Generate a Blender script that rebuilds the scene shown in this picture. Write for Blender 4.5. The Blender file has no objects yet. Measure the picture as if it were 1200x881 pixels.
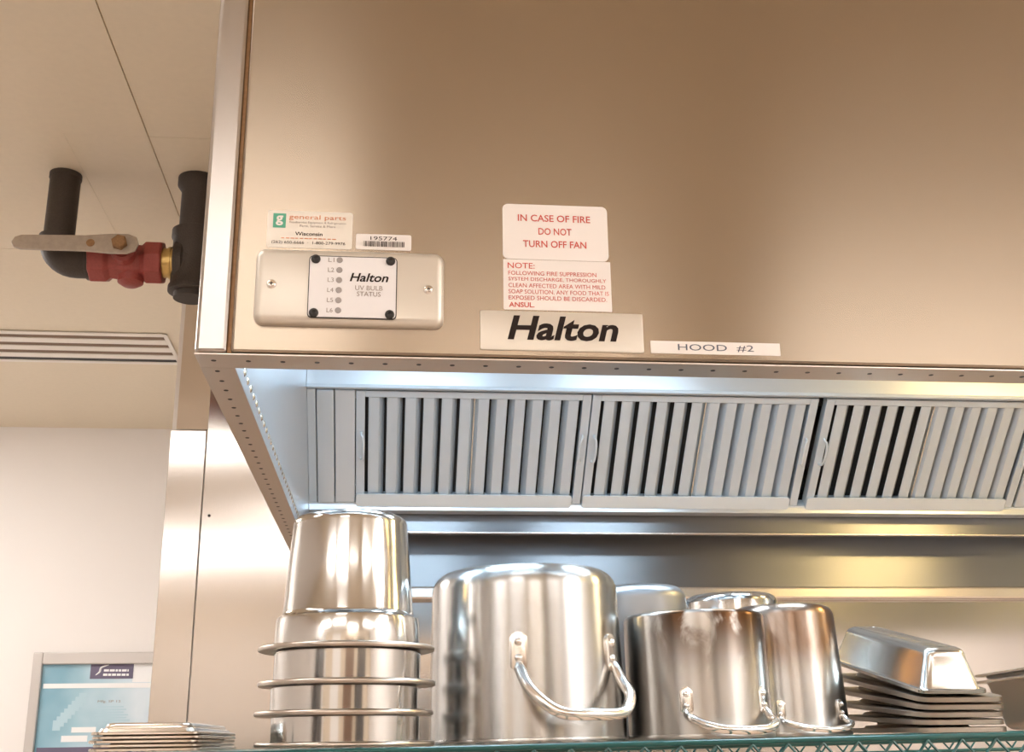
import bpy, bmesh, math, random
from mathutils import Vector, Matrix
from math import sin, cos, pi, radians, sqrt, atan2

random.seed(7)
SC = bpy.context.scene
COL = SC.collection
E = 1.50                                   # eye height; most heights below are given relative to it

# ------------------------------------------------------------------ camera
F, PITCH, YAW, ROLL = 1350.0, radians(17.6), radians(6.3), 0.014
_fw = Vector((sin(YAW)*cos(PITCH), cos(YAW)*cos(PITCH), sin(PITCH)))
_r0 = Vector((cos(YAW), -sin(YAW), 0)); _u0 = _r0.cross(_fw)
_rt = _r0*cos(ROLL) - _u0*sin(ROLL); _up = _u0*cos(ROLL) + _r0*sin(ROLL)
cam_d = bpy.data.cameras.new('camera'); cam = bpy.data.objects.new('camera', cam_d); COL.objects.link(cam)
M = Matrix.Identity(4)
for i in range(3):
    M[i][0] = _rt[i]; M[i][1] = _up[i]; M[i][2] = -_fw[i]
M[2][3] = E
cam.matrix_world = M
cam_d.sensor_fit = 'HORIZONTAL'; cam_d.sensor_width = 36.0; cam_d.lens = 36.0*F/1200.0
cam_d.clip_start = 0.02
SC.camera = cam

# ------------------------------------------------------------------ world, exposure
W = bpy.data.worlds.new('world'); SC.world = W; W.use_nodes = True
W.node_tree.nodes['Background'].inputs[0].default_value = (1.0, 0.93, 0.84, 1)
W.node_tree.nodes['Background'].inputs[1].default_value = 0.15
SC.view_settings.view_transform = 'Standard'; SC.view_settings.look = 'None'
SC.view_settings.gamma = 1.0; SC.view_settings.use_curve_mapping = False
SC.view_settings.exposure = 0.36

def area(name, loc, rot, sx, sy, power, color):
    l = bpy.data.lights.new(name, 'AREA'); l.shape = 'RECTANGLE'; l.size = sx; l.size_y = sy
    l.energy = power; l.color = color
    o = bpy.data.objects.new(name, l); COL.objects.link(o); o.location = loc; o.rotation_euler = rot
    return o

LIGHT_W = 19.0            # strength of the ceiling panels added as fill
LIGHT_SOFT = 11.0         # ceiling panels kept weaker where the steel mirrors them
LIGHT_HOOD = 44.0         # cool lamps inside the hood
LIGHT_WARM = 72.0        # warm lamp added inside the hood, right, for the yellow reflections

def ray(px, py):
    return _fw + _rt*((px-600)/F) - _up*((py-440.5)/F)
def atY(px, py, Y):
    d = ray(px, py); return d*(Y/d.y)      # eye relative
def atZ(px, py, Z):
    d = ray(px, py); return d*(Z/d.z)

# ------------------------------------------------------------------ materials
def nodes_of(name):
    m = bpy.data.materials.new(name); m.use_nodes = True
    nt = m.node_tree; b = nt.nodes['Principled BSDF']
    return m, nt, b
def N(nt, t, **kw):
    n = nt.nodes.new(t)
    for k, v in kw.items(): setattr(n, k, v)
    return n
def plain(name, col, rough=.5, metal=0.0, spec=.5, bump=0, bscale=200, var=0, emit=0):
    m, nt, b = nodes_of(name)
    b.inputs['Base Color'].default_value = (*col, 1); b.inputs['Roughness'].default_value = rough
    b.inputs['Metallic'].default_value = metal; b.inputs['Specular IOR Level'].default_value = spec
    if emit:
        b.inputs['Emission Color'].default_value = (*col, 1); b.inputs['Emission Strength'].default_value = emit
    if bump or var:
        tc = N(nt, 'ShaderNodeTexCoord'); nz = N(nt, 'ShaderNodeTexNoise')
        nz.inputs['Scale'].default_value = bscale; nz.inputs['Detail'].default_value = 4
        nt.links.new(tc.outputs['Object'], nz.inputs['Vector'])
        if bump:
            bp = N(nt, 'ShaderNodeBump'); bp.inputs['Strength'].default_value = bump; bp.inputs['Distance'].default_value = .002
            nt.links.new(nz.outputs['Fac'], bp.inputs['Height']); nt.links.new(bp.outputs['Normal'], b.inputs['Normal'])
        if var:
            mx = N(nt, 'ShaderNodeMix', data_type='RGBA')
            mx.inputs['A'].default_value = (*[c*(1-var) for c in col], 1); mx.inputs['B'].default_value = (*[min(1, c*(1+var)) for c in col], 1)
            nt.links.new(nz.outputs['Fac'], mx.inputs['Factor']); nt.links.new(mx.outputs['Result'], b.inputs['Base Color'])
    return m
def steel(name, col=(.74, .72, .69), rough=.28, aniso=.6, rot=0.0, dent=0, dscale=9, stain=None, metal=1.0):
    """stainless steel; the highlights are drawn out along the UV u direction (rot 0) or across it (rot .25)"""
    m, nt, b = nodes_of(name); L = nt.links.new
    b.inputs['Metallic'].default_value = metal; b.inputs['Base Color'].default_value = (*col, 1)
    b.inputs['Anisotropic'].default_value = aniso; b.inputs['Anisotropic Rotation'].default_value = rot
    tg = N(nt, 'ShaderNodeTangent', direction_type='UV_MAP', uv_map='grain'); L(tg.outputs[0], b.inputs['Tangent'])
    tc = N(nt, 'ShaderNodeTexCoord')
    b.inputs['Roughness'].default_value = rough
    last = None
    if dent:
        d = N(nt, 'ShaderNodeTexNoise'); d.inputs['Scale'].default_value = dscale; d.inputs['Detail'].default_value = 1
        L(tc.outputs['Object'], d.inputs['Vector'])
        bp = N(nt, 'ShaderNodeBump'); bp.inputs['Strength'].default_value = dent; bp.inputs['Distance'].default_value = .01
        L(d.outputs['Fac'], bp.inputs['Height'])
        if last: L(last.outputs['Normal'], bp.inputs['Normal'])
        last = bp
    if last: L(last.outputs['Normal'], b.inputs['Normal'])
    if stain:
        stain(nt, b, tc, col)
    return m
def burnt(z0, z1, brown, amount, patch=14, ax=None, lo=.35, hi=.62):
    """baked-on brown film between the heights z0 and z1 of a pot, patchy; ax = side of the pot it sits on"""
    def f(nt, b, tc, col):
        L = nt.links.new
        sp = N(nt, 'ShaderNodeSeparateXYZ'); L(tc.outputs['Object'], sp.inputs[0])
        mr = N(nt, 'ShaderNodeMapRange', interpolation_type='SMOOTHSTEP'); L(sp.outputs['Z'], mr.inputs['Value'])
        mr.inputs['From Min'].default_value = z0; mr.inputs['From Max'].default_value = z1
        mp = N(nt, 'ShaderNodeMapping'); mp.inputs['Scale'].default_value = (1, 1, .55); L(tc.outputs['Object'], mp.inputs[0])
        nz = N(nt, 'ShaderNodeTexNoise'); nz.inputs['Scale'].default_value = patch; nz.inputs['Detail'].default_value = 6; nz.inputs['Distortion'].default_value = .6
        L(mp.outputs[0], nz.inputs['Vector'])
        m2 = N(nt, 'ShaderNodeMapRange', interpolation_type='SMOOTHSTEP'); L(nz.outputs['Fac'], m2.inputs['Value'])
        m2.inputs['From Min'].default_value = lo; m2.inputs['From Max'].default_value = hi
        mu = N(nt, 'ShaderNodeMath', operation='MULTIPLY'); L(mr.outputs[0], mu.inputs[0]); L(m2.outputs[0], mu.inputs[1])
        if ax is not None:
            dt = N(nt, 'ShaderNodeVectorMath', operation='DOT_PRODUCT'); L(tc.outputs['Object'], dt.inputs[0])
            dt.inputs[1].default_value = (cos(ax[0]), sin(ax[0]), 0)
            m3 = N(nt, 'ShaderNodeMapRange', interpolation_type='SMOOTHSTEP'); L(dt.outputs['Value'], m3.inputs['Value'])
            m3.inputs['From Min'].default_value = ax[1]; m3.inputs['From Max'].default_value = ax[2]
            mv = N(nt, 'ShaderNodeMath', operation='MULTIPLY'); L(mu.outputs[0], mv.inputs[0]); L(m3.outputs[0], mv.inputs[1]); mu = mv
        ma = N(nt, 'ShaderNodeMath', operation='MULTIPLY'); L(mu.outputs[0], ma.inputs[0]); ma.inputs[1].default_value = amount
        mx = N(nt, 'ShaderNodeMix', data_type='RGBA'); mx.inputs['A'].default_value = (*col, 1); mx.inputs['B'].default_value = (*brown, 1)
        L(ma.outputs[0], mx.inputs['Factor']); L(mx.outputs['Result'], b.inputs['Base Color'])
    return f

MT = {}
MT['hood'] = steel('hood_steel', (.385, .318, .25), .26, .8, .25)
MT['hood_edge'] = steel('hood_edge_steel', (.68, .63, .58), .27, .5, .25)
MT['end_panel'] = steel('end_panel_steel', (.46, .42, .39), .27, .5, .25)
MT['flange'] = steel('flange_steel', (.60, .53, .47), .34, .5, 0)
MT['inner'] = steel('inner_steel', (.70, .74, .79), .3, .6, .25, dent=.06, dscale=5, metal=.85)
MT['inner_front'] = steel('inner_front_steel', (.34, .35, .37), .4, .5, .25)  # unseen panel, darkened so the rear steel reflects less light
MT['valance'] = steel('valance_steel', (.74, .78, .82), .3, .6, .25, metal=.6)
MT['filler'] = steel('filler_steel', (.64, .70, .76), .32, .5, .25, dent=.15, dscale=6, metal=.55)
MT['filter'] = steel('filter_steel', (.60, .655, .71), .45, .2, 0, metal=.35)
MT['lip'] = plain('lip_metal', (.72, .77, .81), .4, .3)
MT['wall_steel'] = steel('wall_steel', (.60, .56, .525), .19, .85, 0)
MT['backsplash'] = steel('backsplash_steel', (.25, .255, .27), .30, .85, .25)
MT['pot'] = steel('pot_steel', (.49, .485, .475), .25, .8, .25, dent=.04)
MT['inset'] = steel('inset_steel', (.60, .585, .565), .13, .4, .25, dent=.04, dscale=14)
MT['inset_flange'] = steel('worn_flange_steel', (.50, .44, .385), .3, .2, 0)
MT['pan'] = steel('pan_steel', (.58, .545, .50), .22, .2, 0, dent=.05, dscale=18)
MT['pan_worn'] = steel('worn_pan_steel', (.48, .41, .345), .34, .2, 0)
MT['pan_gold'] = steel('pale_pan_steel', (.74, .67, .59), .26, .2, 0)
MT['handle'] = steel('handle_steel', (.84, .815, .78), .22, .2, 0)
MT['pot_stain'] = steel('stained_pot_steel', (.48, .46, .435), .3, .75, .25, dent=.05,
                        stain=burnt(.055, .15, (.085, .043, .02), 1.0, 30, (radians(-72), .010, .066), .32, .50))
MT['pot_band'] = steel('scorched_pot_steel', (.50, .485, .465), .28, .75, .25, stain=burnt(.07, .125, (.20, .105, .05), .9, 7, None, .2, .5))
MT['pot_dull'] = steel('dull_pot_metal', (.27, .275, .285), .4, .3, 0)
MT['white_wall'] = plain('white_wall_paint', (.82, .785, .76), .6, bump=.05, bscale=120)
MT['tan_wall'] = plain('tan_wall_paint', (.66, .55, .43), .5)
MT['ceil'] = plain('ceiling_panel_paint', (.74, .645, .50), .55, bump=.06, bscale=60, var=.04)
MT['seam'] = plain('ceiling_seam', (.62, .44, .20), .8)
MT['floor'] = plain('quarry_tile_floor', (.52, .42, .35), .5, var=.2, bscale=8)
MT['dark'] = plain('gap_shade', (.03, .027, .025), .6)  # near-black, paints the shade inside slots and between slats
MT['blackpipe'] = plain('black_iron_pipe', (.055, .042, .034), .55, .3, bump=.4, bscale=300, var=.3)
MT['valve_red'] = plain('red_valve_paint', (.30, .055, .045), .45, bump=.3, bscale=220, var=.25)
MT['lever'] = plain('lever_zinc', (.42, .36, .30), .42, .6, var=.2, bscale=90)
MT['rust'] = plain('rusty_nut', (.30, .17, .08), .55, .5, var=.4, bscale=200)
MT['brass'] = plain('brass', (.62, .43, .16), .35, .8)
MT['teal'] = plain('teal_epoxy', (.006, .075, .07), .3, .0, .5)
MT['sticker'] = plain('white_vinyl', (.86, .81, .78), .4)
MT['sticker_clear'] = plain('silvery_vinyl', (.72, .66, .58), .35, .2)
MT['plate'] = plain('satin_plate', (.66, .61, .54), .4, .5)
MT['face'] = plain('label_face', (.80, .78, .79), .35)
MT['red'] = plain('red_ink', (.62, .10, .08), .5)
MT['orange'] = plain('orange_ink', (.70, .26, .12), .5)
MT['green'] = plain('green_ink', (.10, .42, .28), .5)
MT['ink'] = plain('dark_ink', (.022, .014, .012), .6, 0, .15)
MT['grey_ink'] = plain('grey_ink', (.30, .25, .22), .5)
MT['bluegrey'] = plain('blue_grey_ink', (.10, .11, .15), .5)
MT['rubber'] = plain('black_rubber', (.02, .017, .016), .5)
MT['led'] = plain('unlit_led', (.34, .31, .30), .25)
MT['screw'] = steel('screw_steel', (.8, .76, .72), .25, 0)
MT['alu'] = plain('aluminium_frame', (.58, .55, .53), .35, .5)
MT['white'] = plain('white_print', (.86, .87, .88), .5)
MT['violet'] = plain('violet_grey_print', (.14, .12, .19), .5)
MT['paleblue'] = plain('pale_blue_print', (.44, .62, .71), .5)
MT['diff'] = plain('white_enamel', (.80, .75, .69), .45)
MT['slot'] = plain('slot_shade', (.20, .13, .085), .7)
MT['dark_door'] = plain('brown_door', (.16, .085, .05), .45)
MT['cabinet'] = plain('dark_cabinet', (.055, .05, .05), .4)
MT['lamp_body'] = plain('lamp_white', (.8, .8, .8), .5)
MT['tube'] = plain('fill_lamp_panel', (1.0, .965, .93), .5, emit=LIGHT_W)  # glow of the fill panels added out of view
MT['tube_soft'] = plain('weak_ceiling_lamp', (1.0, .965, .93), .5, emit=LIGHT_SOFT)  # dimmer glow, so its mirror image stays soft on the steel
MT['cool'] = plain('hood_lamp_glass', (.66, .85, 1.0), .5, emit=LIGHT_HOOD)
MT['warm'] = plain('added_warm_lamp_glass', (1.0, .70, .28), .5, emit=LIGHT_WARM)  # added lamp, colours the steel at the right

def poster_mat():
    m, nt, b = nodes_of('blue_poster_print'); L = nt.links.new
    b.inputs['Roughness'].default_value = .3
    tc = N(nt, 'ShaderNodeTexCoord'); sp = N(nt, 'ShaderNodeSeparateXYZ'); L(tc.outputs['Object'], sp.inputs[0])
    nz = N(nt, 'ShaderNodeTexNoise'); nz.inputs['Scale'].default_value = 6; nz.inputs['Detail'].default_value = 2; L(tc.outputs['Object'], nz.inputs['Vector'])
    mr = N(nt, 'ShaderNodeMapRange'); L(sp.outputs['X'], mr.inputs['Value']); mr.inputs['From Min'].default_value = .0; mr.inputs['From Max'].default_value = .42
    ad = N(nt, 'ShaderNodeMath', operation='ADD'); L(mr.outputs[0], ad.inputs[0])
    m2 = N(nt, 'ShaderNodeMapRange'); L(nz.outputs['Fac'], m2.inputs['Value']); m2.inputs['To Min'].default_value = -.45; m2.inputs['To Max'].default_value = .45
    L(m2.outputs[0], ad.inputs[1])
    cr = N(nt, 'ShaderNodeValToRGB'); L(ad.outputs[0], cr.inputs[0])
    e = cr.color_ramp.elements; e[0].position = 0; e[0].color = (.18, .38, .50, 1); e[1].position = 1; e[1].color = (.66, .76, .84, 1)
    k = e.new(.45); k.color = (.36, .56, .66, 1)
    L(cr.outputs[0], b.inputs['Base Color']); return m
MT['poster'] = poster_mat()

# ------------------------------------------------------------------ mesh helpers
class MB:
    """collects polygons, then links them as ONE mesh object"""
    def __init__(self): self.v = []; self.f = []; self.uv = []; self.mi = []
    def add(self, vs, fs, uvs=None):
        o = len(self.v); self.v += [tuple(p) for p in vs]
        for i, f in enumerate(fs):
            self.f.append(tuple(o+k for k in f)); self.uv.append(uvs[i] if uvs else None)
        return self
    def box(self, x0, x1, y0, y1, z0, z1):
        vs = [(x, y, z) for z in (z0, z1) for y in (y0, y1) for x in (x0, x1)]
        return self.add(vs, [(0, 2, 3, 1), (4, 5, 7, 6), (0, 1, 5, 4), (2, 6, 7, 3), (0, 4, 6, 2), (1, 3, 7, 5)])
    def rings(self, rings, cap0=True, cap1=True, closed=True, uvs=None):
        n = len(rings[0]); vs = [p for r in rings for p in r]; fs = []; us = []
        acc = 0.0; vv = [0.0]
        for a, b in zip(rings, rings[1:]):
            acc += (Vector(a[0])-Vector(b[0])).length; vv.append(acc)
        cc = [0.0]; R = max(rings, key=lambda r: (Vector(r[0])-Vector(r[n//2])).length)
        for i in range(n): cc.append(cc[-1]+(Vector(R[i])-Vector(R[(i+1) % n])).length)
        for i in range(len(rings)-1):
            for j in range(n if closed else n-1):
                k = (j+1) % n
                fs.append((i*n+j, i*n+k, (i+1)*n+k, (i+1)*n+j))
                us.append([(cc[j], vv[i]), (cc[j+1], vv[i]), (cc[j+1], vv[i+1]), (cc[j], vv[i+1])])
        if cap0: fs.append(tuple(range(n-1, -1, -1))); us.append(None)
        if cap1: fs.append(tuple((len(rings)-1)*n+j for j in range(n))); us.append(None)
        return self.add(vs, fs, us)
    def lathe(self, prof, n=64, cx=0, cy=0, axis='z'):
        rs = []
        for r, z in prof:
            r = max(r, 1e-5)
            if axis == 'z': rs.append([(cx+r*cos(2*pi*j/n), cy+r*sin(2*pi*j/n), z) for j in range(n)])
            else: rs.append([(z, cx+r*cos(2*pi*j/n), cy+r*sin(2*pi*j/n)) for j in range(n)])
        return self.rings(rs)
    def tube(self, pts, r, n=10, flat=None):
        pts = [Vector(p) for p in pts]; rs = []
        t0 = (pts[1]-pts[0]).normalized()
        a = t0.orthogonal().normalized()
        for i, p in enumerate(pts):
            t = (pts[min(i+1, len(pts)-1)]-pts[max(i-1, 0)]).normalized()
            a = (a-t*a.dot(t)).normalized(); b = t.cross(a)
            rr = r[i] if isinstance(r, (list, tuple)) else r
            rs.append([p+(a*cos(2*pi*j/n)+b*sin(2*pi*j/n))*rr for j in range(n)])
        return self.rings(rs)
    def cyl(self, p0, p1, r, n=24):
        return self.tube([p0, p1], r, n)
    def build(self, name, mat, parent=None, smooth=None, loc=None, rot=None):
        me = bpy.data.meshes.new(name); me.from_pydata(self.v, [], self.f)
        bm = bmesh.new(); bm.from_mesh(me)
        bmesh.ops.recalc_face_normals(bm, faces=bm.faces); bm.to_mesh(me); bm.free()
        uvl = me.uv_layers.new(name='grain')
        for p, us in zip(me.polygons, self.uv):
            vset = list(p.vertices)
            if us:
                src = dict(zip(self.f[p.index], us))
                for li, vi in zip(p.loop_indices, vset): uvl.data[li].uv = src[vi]
            else:
                nx, ny, nz = (abs(c) for c in p.normal)
                for li, vi in zip(p.loop_indices, vset):
                    x, y, z = me.vertices[vi].co
                    uvl.data[li].uv = (x, y) if nz >= nx and nz >= ny else ((x, z) if ny >= nx else (y, z))
        me.materials.append(MT[mat] if isinstance(mat, str) else mat)
        if smooth is not None:
            for p in me.polygons: p.use_smooth = True
            me.set_sharp_from_angle(angle=radians(smooth))
        o = bpy.data.objects.new(name, me); COL.objects.link(o)
        if parent: o.parent = parent
        if loc: o.location = loc
        if rot: o.rotation_euler = rot
        return o
def bevel(o, w, seg=2):
    me = o.data; bm = bmesh.new(); bm.from_mesh(me)
    bmesh.ops.bevel(bm, geom=list(bm.edges), offset=w, segments=seg, affect='EDGES', profile=.5)
    bm.to_mesh(me); bm.free()
    big = sorted((p.area for p in me.polygons), reverse=True)[5] if len(me.polygons) > 6 else 0
    for p in me.polygons: p.use_smooth = p.area < big*.999 and not any(abs(c) > .9999 for c in p.normal)
    uvl = me.uv_layers[0]
    for p in me.polygons:
        nx, ny, nz = (abs(c) for c in p.normal)
        for li in p.loop_indices:
            x, y, z = me.vertices[me.loops[li].vertex_index].co
            uvl.data[li].uv = (x, y) if nz >= nx and nz >= ny else ((x, z) if ny >= nx else (y, z))
    return o
def bx(name, mat, parent, x0, x1, y0, y1, z0, z1, bev=0):
    o = MB().box(x0, x1, y0, y1, z0, z1).build(name, mat, parent)
    return bevel(o, bev) if bev else o
def tag(o, label=None, cat=None, group=None, kind=None):
    if label: o['label'] = label
    if cat: o['category'] = cat
    if group: o['group'] = group
    if kind: o['kind'] = kind
    return o
def thing(name, label, cat, loc=(0, 0, 0), rot=(0, 0, 0), group=None):
    o = bpy.data.objects.new(name, None); COL.objects.link(o); o.empty_display_size = .05
    o.location = loc; o.rotation_euler = rot
    return tag(o, label, cat, group)
def kids(o): return [c for c in bpy.data.objects if c.parent == o]
def copy_tree(o, parent=None):
    c = o.copy(); COL.objects.link(c)
    if parent: c.parent = parent
    for ch in kids(o): copy_tree(ch, c)
    return c
def rrect(cx, cy, w, d, r, n=5):
    """rounded rectangle outline in the xy plane"""
    out = []
    for qx, qy, a0 in ((1, 1, 0), (-1, 1, 90), (-1, -1, 180), (1, -1, 270)):
        for i in range(n+1):
            a = radians(a0+90*i/n)
            out.append((cx+qx*(w/2-r)+r*cos(a), cy+qy*(d/2-r)+r*sin(a)))
    return out
def smooth_path(pts, k=6):
    pts = [Vector(p) for p in pts]; out = []
    P = [pts[0]*2-pts[1]]+pts+[pts[-1]*2-pts[-2]]
    for i in range(1, len(P)-2):
        a, b, c, d = P[i-1:i+3]
        for j in range(k):
            t = j/k
            out.append(.5*((2*b)+(c-a)*t+(2*a-5*b+4*c-d)*t*t+(3*b-a-3*c+d)*t**3))
    out.append(pts[-1]); return out

# ------------------------------------------------------------------ text
def lettering(s, mat, parent, cx, cz, w, h, y, bold=0.0, shear=0.0, name='lettering', ext=.0004):
    """one line of writing on a face that looks to -Y, fitted to w x h about (cx, cz)"""
    cu = bpy.data.curves.new('txt', 'FONT'); cu.body = s; cu.size = 1; cu.resolution_u = 3
    cu.offset = bold; cu.shear = shear; cu.extrude = .0
    ob = bpy.data.objects.new('txt', cu); COL.objects.link(ob)
    dg = bpy.context.evaluated_depsgraph_get(); dg.update()
    me = bpy.data.meshes.new_from_object(ob.evaluated_get(dg))
    bpy.data.objects.remove(ob); bpy.data.curves.remove(cu)
    xs = [v.co.x for v in me.vertices]; ys = [v.co.y for v in me.vertices]
    x0, x1, y0, y1 = min(xs), max(xs), min(ys), max(ys)
    for v in me.vertices:
        v.co = (cx+((v.co.x-x0)/(x1-x0)-.5)*w, y-ext, cz+((v.co.y-y0)/(y1-y0)-.5)*h)
    me.materials.clear(); me.materials.append(MT[mat]); me.name = name
    o = bpy.data.objects.new(name, me); COL.objects.link(o); o.parent = parent
    return o

# ================================================================== ROOM
H = .402; HC = 1.25; YF = 1.20; YB = 3.05; YW = 4.73
XL0, XR0 = -2.6, 3.0; Y0 = -2.7
zE = lambda z: z+E
fl = tag(bx('floor', 'floor', None, XL0-.1, XR0+.1, Y0-.1, YW+.1, -.1, 0), kind='structure')
cl = tag(bx('ceiling', 'seam', None, XL0-.1, XR0+.1, Y0-.1, YW+.1, zE(HC)+.004, zE(HC)+.1), kind='structure')
XS, YS, TP = -.528, 2.274, .629
xs = [XS+TP*k for k in range(-4, 7)]; ys = [YS+TP*k for k in range(-9, 5)]
for i in range(len(xs)-1):
    for j in range(len(ys)-1):
        x0, x1, y0, y1 = xs[i], xs[i+1], ys[j], ys[j+1]
        x0, x1 = max(x0, XL0), min(x1, XR0); y0, y1 = max(y0, Y0), min(y1, YW)
        if x1-x0 < .02 or y1-y0 < .02: continue
        cuts = [(x0, x1)]
        if j >= 10 and i < 4:
            if i or j > 10: continue
            cuts = [(XL0, xs[4])]; y1 = YW
        if i == 3 and j == 9: cuts = [(x0, -.705), (-.705, x1)]
        for a, b in cuts:
            g = .0012; dz = random.uniform(-.0012, .0012)
            bx('ceiling_panel', 'ceil', cl, a+g*(.5 if a == -.705 else 1), b-g*(.5 if b == -.705 else 1), y0+.0006, y1-.0006, zE(HC)+dz, zE(HC)+.005)
tag(bx('wall_far', 'white_wall', None, XL0-.1, XR0+.1, YW, YW+.1, 0, zE(HC)+.012), kind='structure')
tag(bx('wall_left', 'white_wall', None, XL0-.1, XL0, Y0, YW, 0, zE(HC)+.012), kind='structure')
tag(bx('wall_right', 'white_wall', None, XR0, XR0+.1, Y0, YW, 0, zE(HC)+.012), kind='structure')
wf = tag(bx('wall_front', 'tan_wall', None, XL0-.1, XR0+.1, Y0-.1, Y0, 0, zE(HC)+.012), kind='structure')
d1 = tag(bx('added_door_1', 'dark_door', None, -.15, .75, Y0, Y0+.05, 0, 2.05), kind='structure')  # unseen door added as a dark patch for the reflections
tag(bx('added_cabinet_1', 'cabinet', None, 1.15, 1.9, Y0, Y0+.5, 0, 2.0), kind='structure')  # unseen dark cabinet added for contrast in the pot reflections
tag(bx('added_cabinet_2', 'cabinet', None, XL0, XL0+.5, -1.6, -.9, 0, 1.95), kind='structure')  # another unseen cabinet, added to darken reflections from the left
tag(bx('added_white_panel', 'white_wall', None, -1.6, -.7, Y0, Y0+.04, .9, 2.3), kind='structure')  # unseen pale panel added as a bright area to reflect

# the wall that carries the hood
wb = tag(bx('wall_back', 'white_wall', None, -.578, XR0, YB+.004, YW, 0, zE(HC)+.012), kind='structure')
sp = bx('painted_strip', 'tan_wall', wb, -.566, -.484, YB-.002, YB+.004, zE(.806), zE(HC)); sp['label'] = 'tan painted strip above the steel corner trim'
tr = bx('corner_trim', 'wall_steel', wb, -.580, -.4865, YB-.004, YB+.006, .1, zE(.803), .0015); tr['label'] = 'brushed steel corner trim'
pn = bx('steel_panel', 'wall_steel', wb, -.4845, -.1, YB-.003, YB+.006, .1, zE(1.0), .0015)
p2 = bx('steel_panel', 'wall_steel', wb, -.1, XR0-.01, YB-.003, YB+.006, .1, zE(.9))
sc = MB().lathe([(.0, -.002), (.003, -.0015), (.004, 0)], 12).build('screw', 'rubber', wb, 40)
pp = atY(245, 604, YB-.004); sc.location = (pp.x, YB-.004, zE(pp.z)); sc.rotation_euler = (radians(90), 0, 0)

# slot diffuser in the far ceiling
lv = thing('slot_diffuser', 'white linear slot diffuser with four dark slots in the far ceiling', 'vent', (-1.5, 3.69, zE(HC)))
bx('backing', 'dark', lv, -.7, .775, -.145, .15, -.002, -.0005)  # dark sheet paints the shade inside the slots
zs_ = -.0055
slots = [(-.125+.076*k, -.091+.076*k) for k in range(4)]
eds = [-.15]+[q for sl in slots for q in sl]+[.158]
for k in range(5):
    bx('slat', 'diff', lv, -.7, .776, eds[2*k], eds[2*k+1], zs_, -.0025)
for q0, q1 in slots[:3]:
    bx('slot_shade_strip', 'slot', lv, -.7, .775, q0-.001, q1+.001, -.0030, -.0021)  # brown strips paint the paler shade in the first slots
bx('end_cap', 'diff', lv, .776, .79, -.15, .158, zs_, -.004, .001)

# ceiling lamps out of the picture: some show as reflections, others are added fill
def lamp(x, y, sx, sy, where, mat='tube'):
    t = thing('ceiling_light', 'flat white fluorescent ceiling panel light '+where, 'light', (x, y, zE(HC)-.001))
    MB().box(-sx/2-.02, sx/2+.02, -sy/2-.02, sy/2+.02, -.012, -.002).build('frame', 'lamp_body', t)
    MB().box(-sx/2, sx/2, -sy/2, sy/2, -.018, -.012).build('diffuser', mat, t)
    return t
lamp(-1.05, 1.16, 1.1, .2, 'left of the hood, above the gas pipe aisle', 'tube_soft')
lamp(1.95, -1.5, 1.1, .5, 'behind the camera on the right', 'tube_soft')
lamp(-.68, -1.6, 1.1, .4, 'behind the camera on the left', 'tube_soft')
lamp(-.36, -.35, .5, .2, 'added above the camera on the left', 'tube_soft')  # added for the pale left band on the hood front
lamp(2.35, .15, .8, .35, 'added as fill in front of the hood on the right')  # unseen lamp added to lift the hood front at the right
lamp(-1.95, 3.3, .5, .9, 'added as fill over the far left corner by the white wall')  # added to brighten the far wall
lamp(-2.0, -1.6, 1.0, .4, 'added as fill over the rear left corner of the kitchen')  # unseen lamp added for general room brightness
lamp(2.68, -.6, .45, 1.1, 'added as fill along the right wall')  # added fill, kept outside the hood front's mirror zone
lamp(.6, -2.4, 1.1, .3, 'added as fill over the brown door behind the camera')  # added fill for the room behind the camera

# ================================================================== HOOD
hood = thing('exhaust_hood', 'big brushed steel kitchen exhaust hood with stickers and a status panel on its front', 'hood', (0, 0, E))
XL, XR = -.2105, 2.6
XI = XL+.0375                                # inner edge of the left bottom flange
FT = .0465                                   # depth of the bottom flange in front
TOP = HC-.002
fp = bx('front_panel', 'hood', hood, XL+.0375, XR-.0375, YF, YF+.012, H+.0015, TOP, .004)
ep = bx('end_panel', 'end_panel', hood, XL, XL+.0345, YF-.001, YF+.03, H+.001, TOP, .0045)
ep2 = bx('end_panel', 'end_panel', hood, XR-.0345, XR, YF-.001, YF+.03, H+.001, TOP, .0045)
for xa in (XL+.034, XR-.038):
    bx('corner_groove', 'rust', hood, xa, xa+.004, YF+.004, YF+.012, H+.002, TOP)
for s, xa, xb in ((0, XL, XL+.004), (1, XR-.004, XR)):
    bx('side_panel', 'hood_edge', hood, xa, xb, YF+.029, YB-.003, H+.001, TOP)
bx('front_flange', 'flange', hood, XL, XR, YF, YF+FT, H-.0015, H+.001, .0008)
bx('front_flange_lip', 'flange', hood, XI, XR-.0375, YF+FT-.002, YF+FT, H-.001, H+.035)
for xa, xb in ((XL, XI), (XR-.0375, XR)):
    bx('side_flange', 'flange', hood, xa, xb, YF+FT, YB-.003, H-.0015, H+.001)
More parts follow.
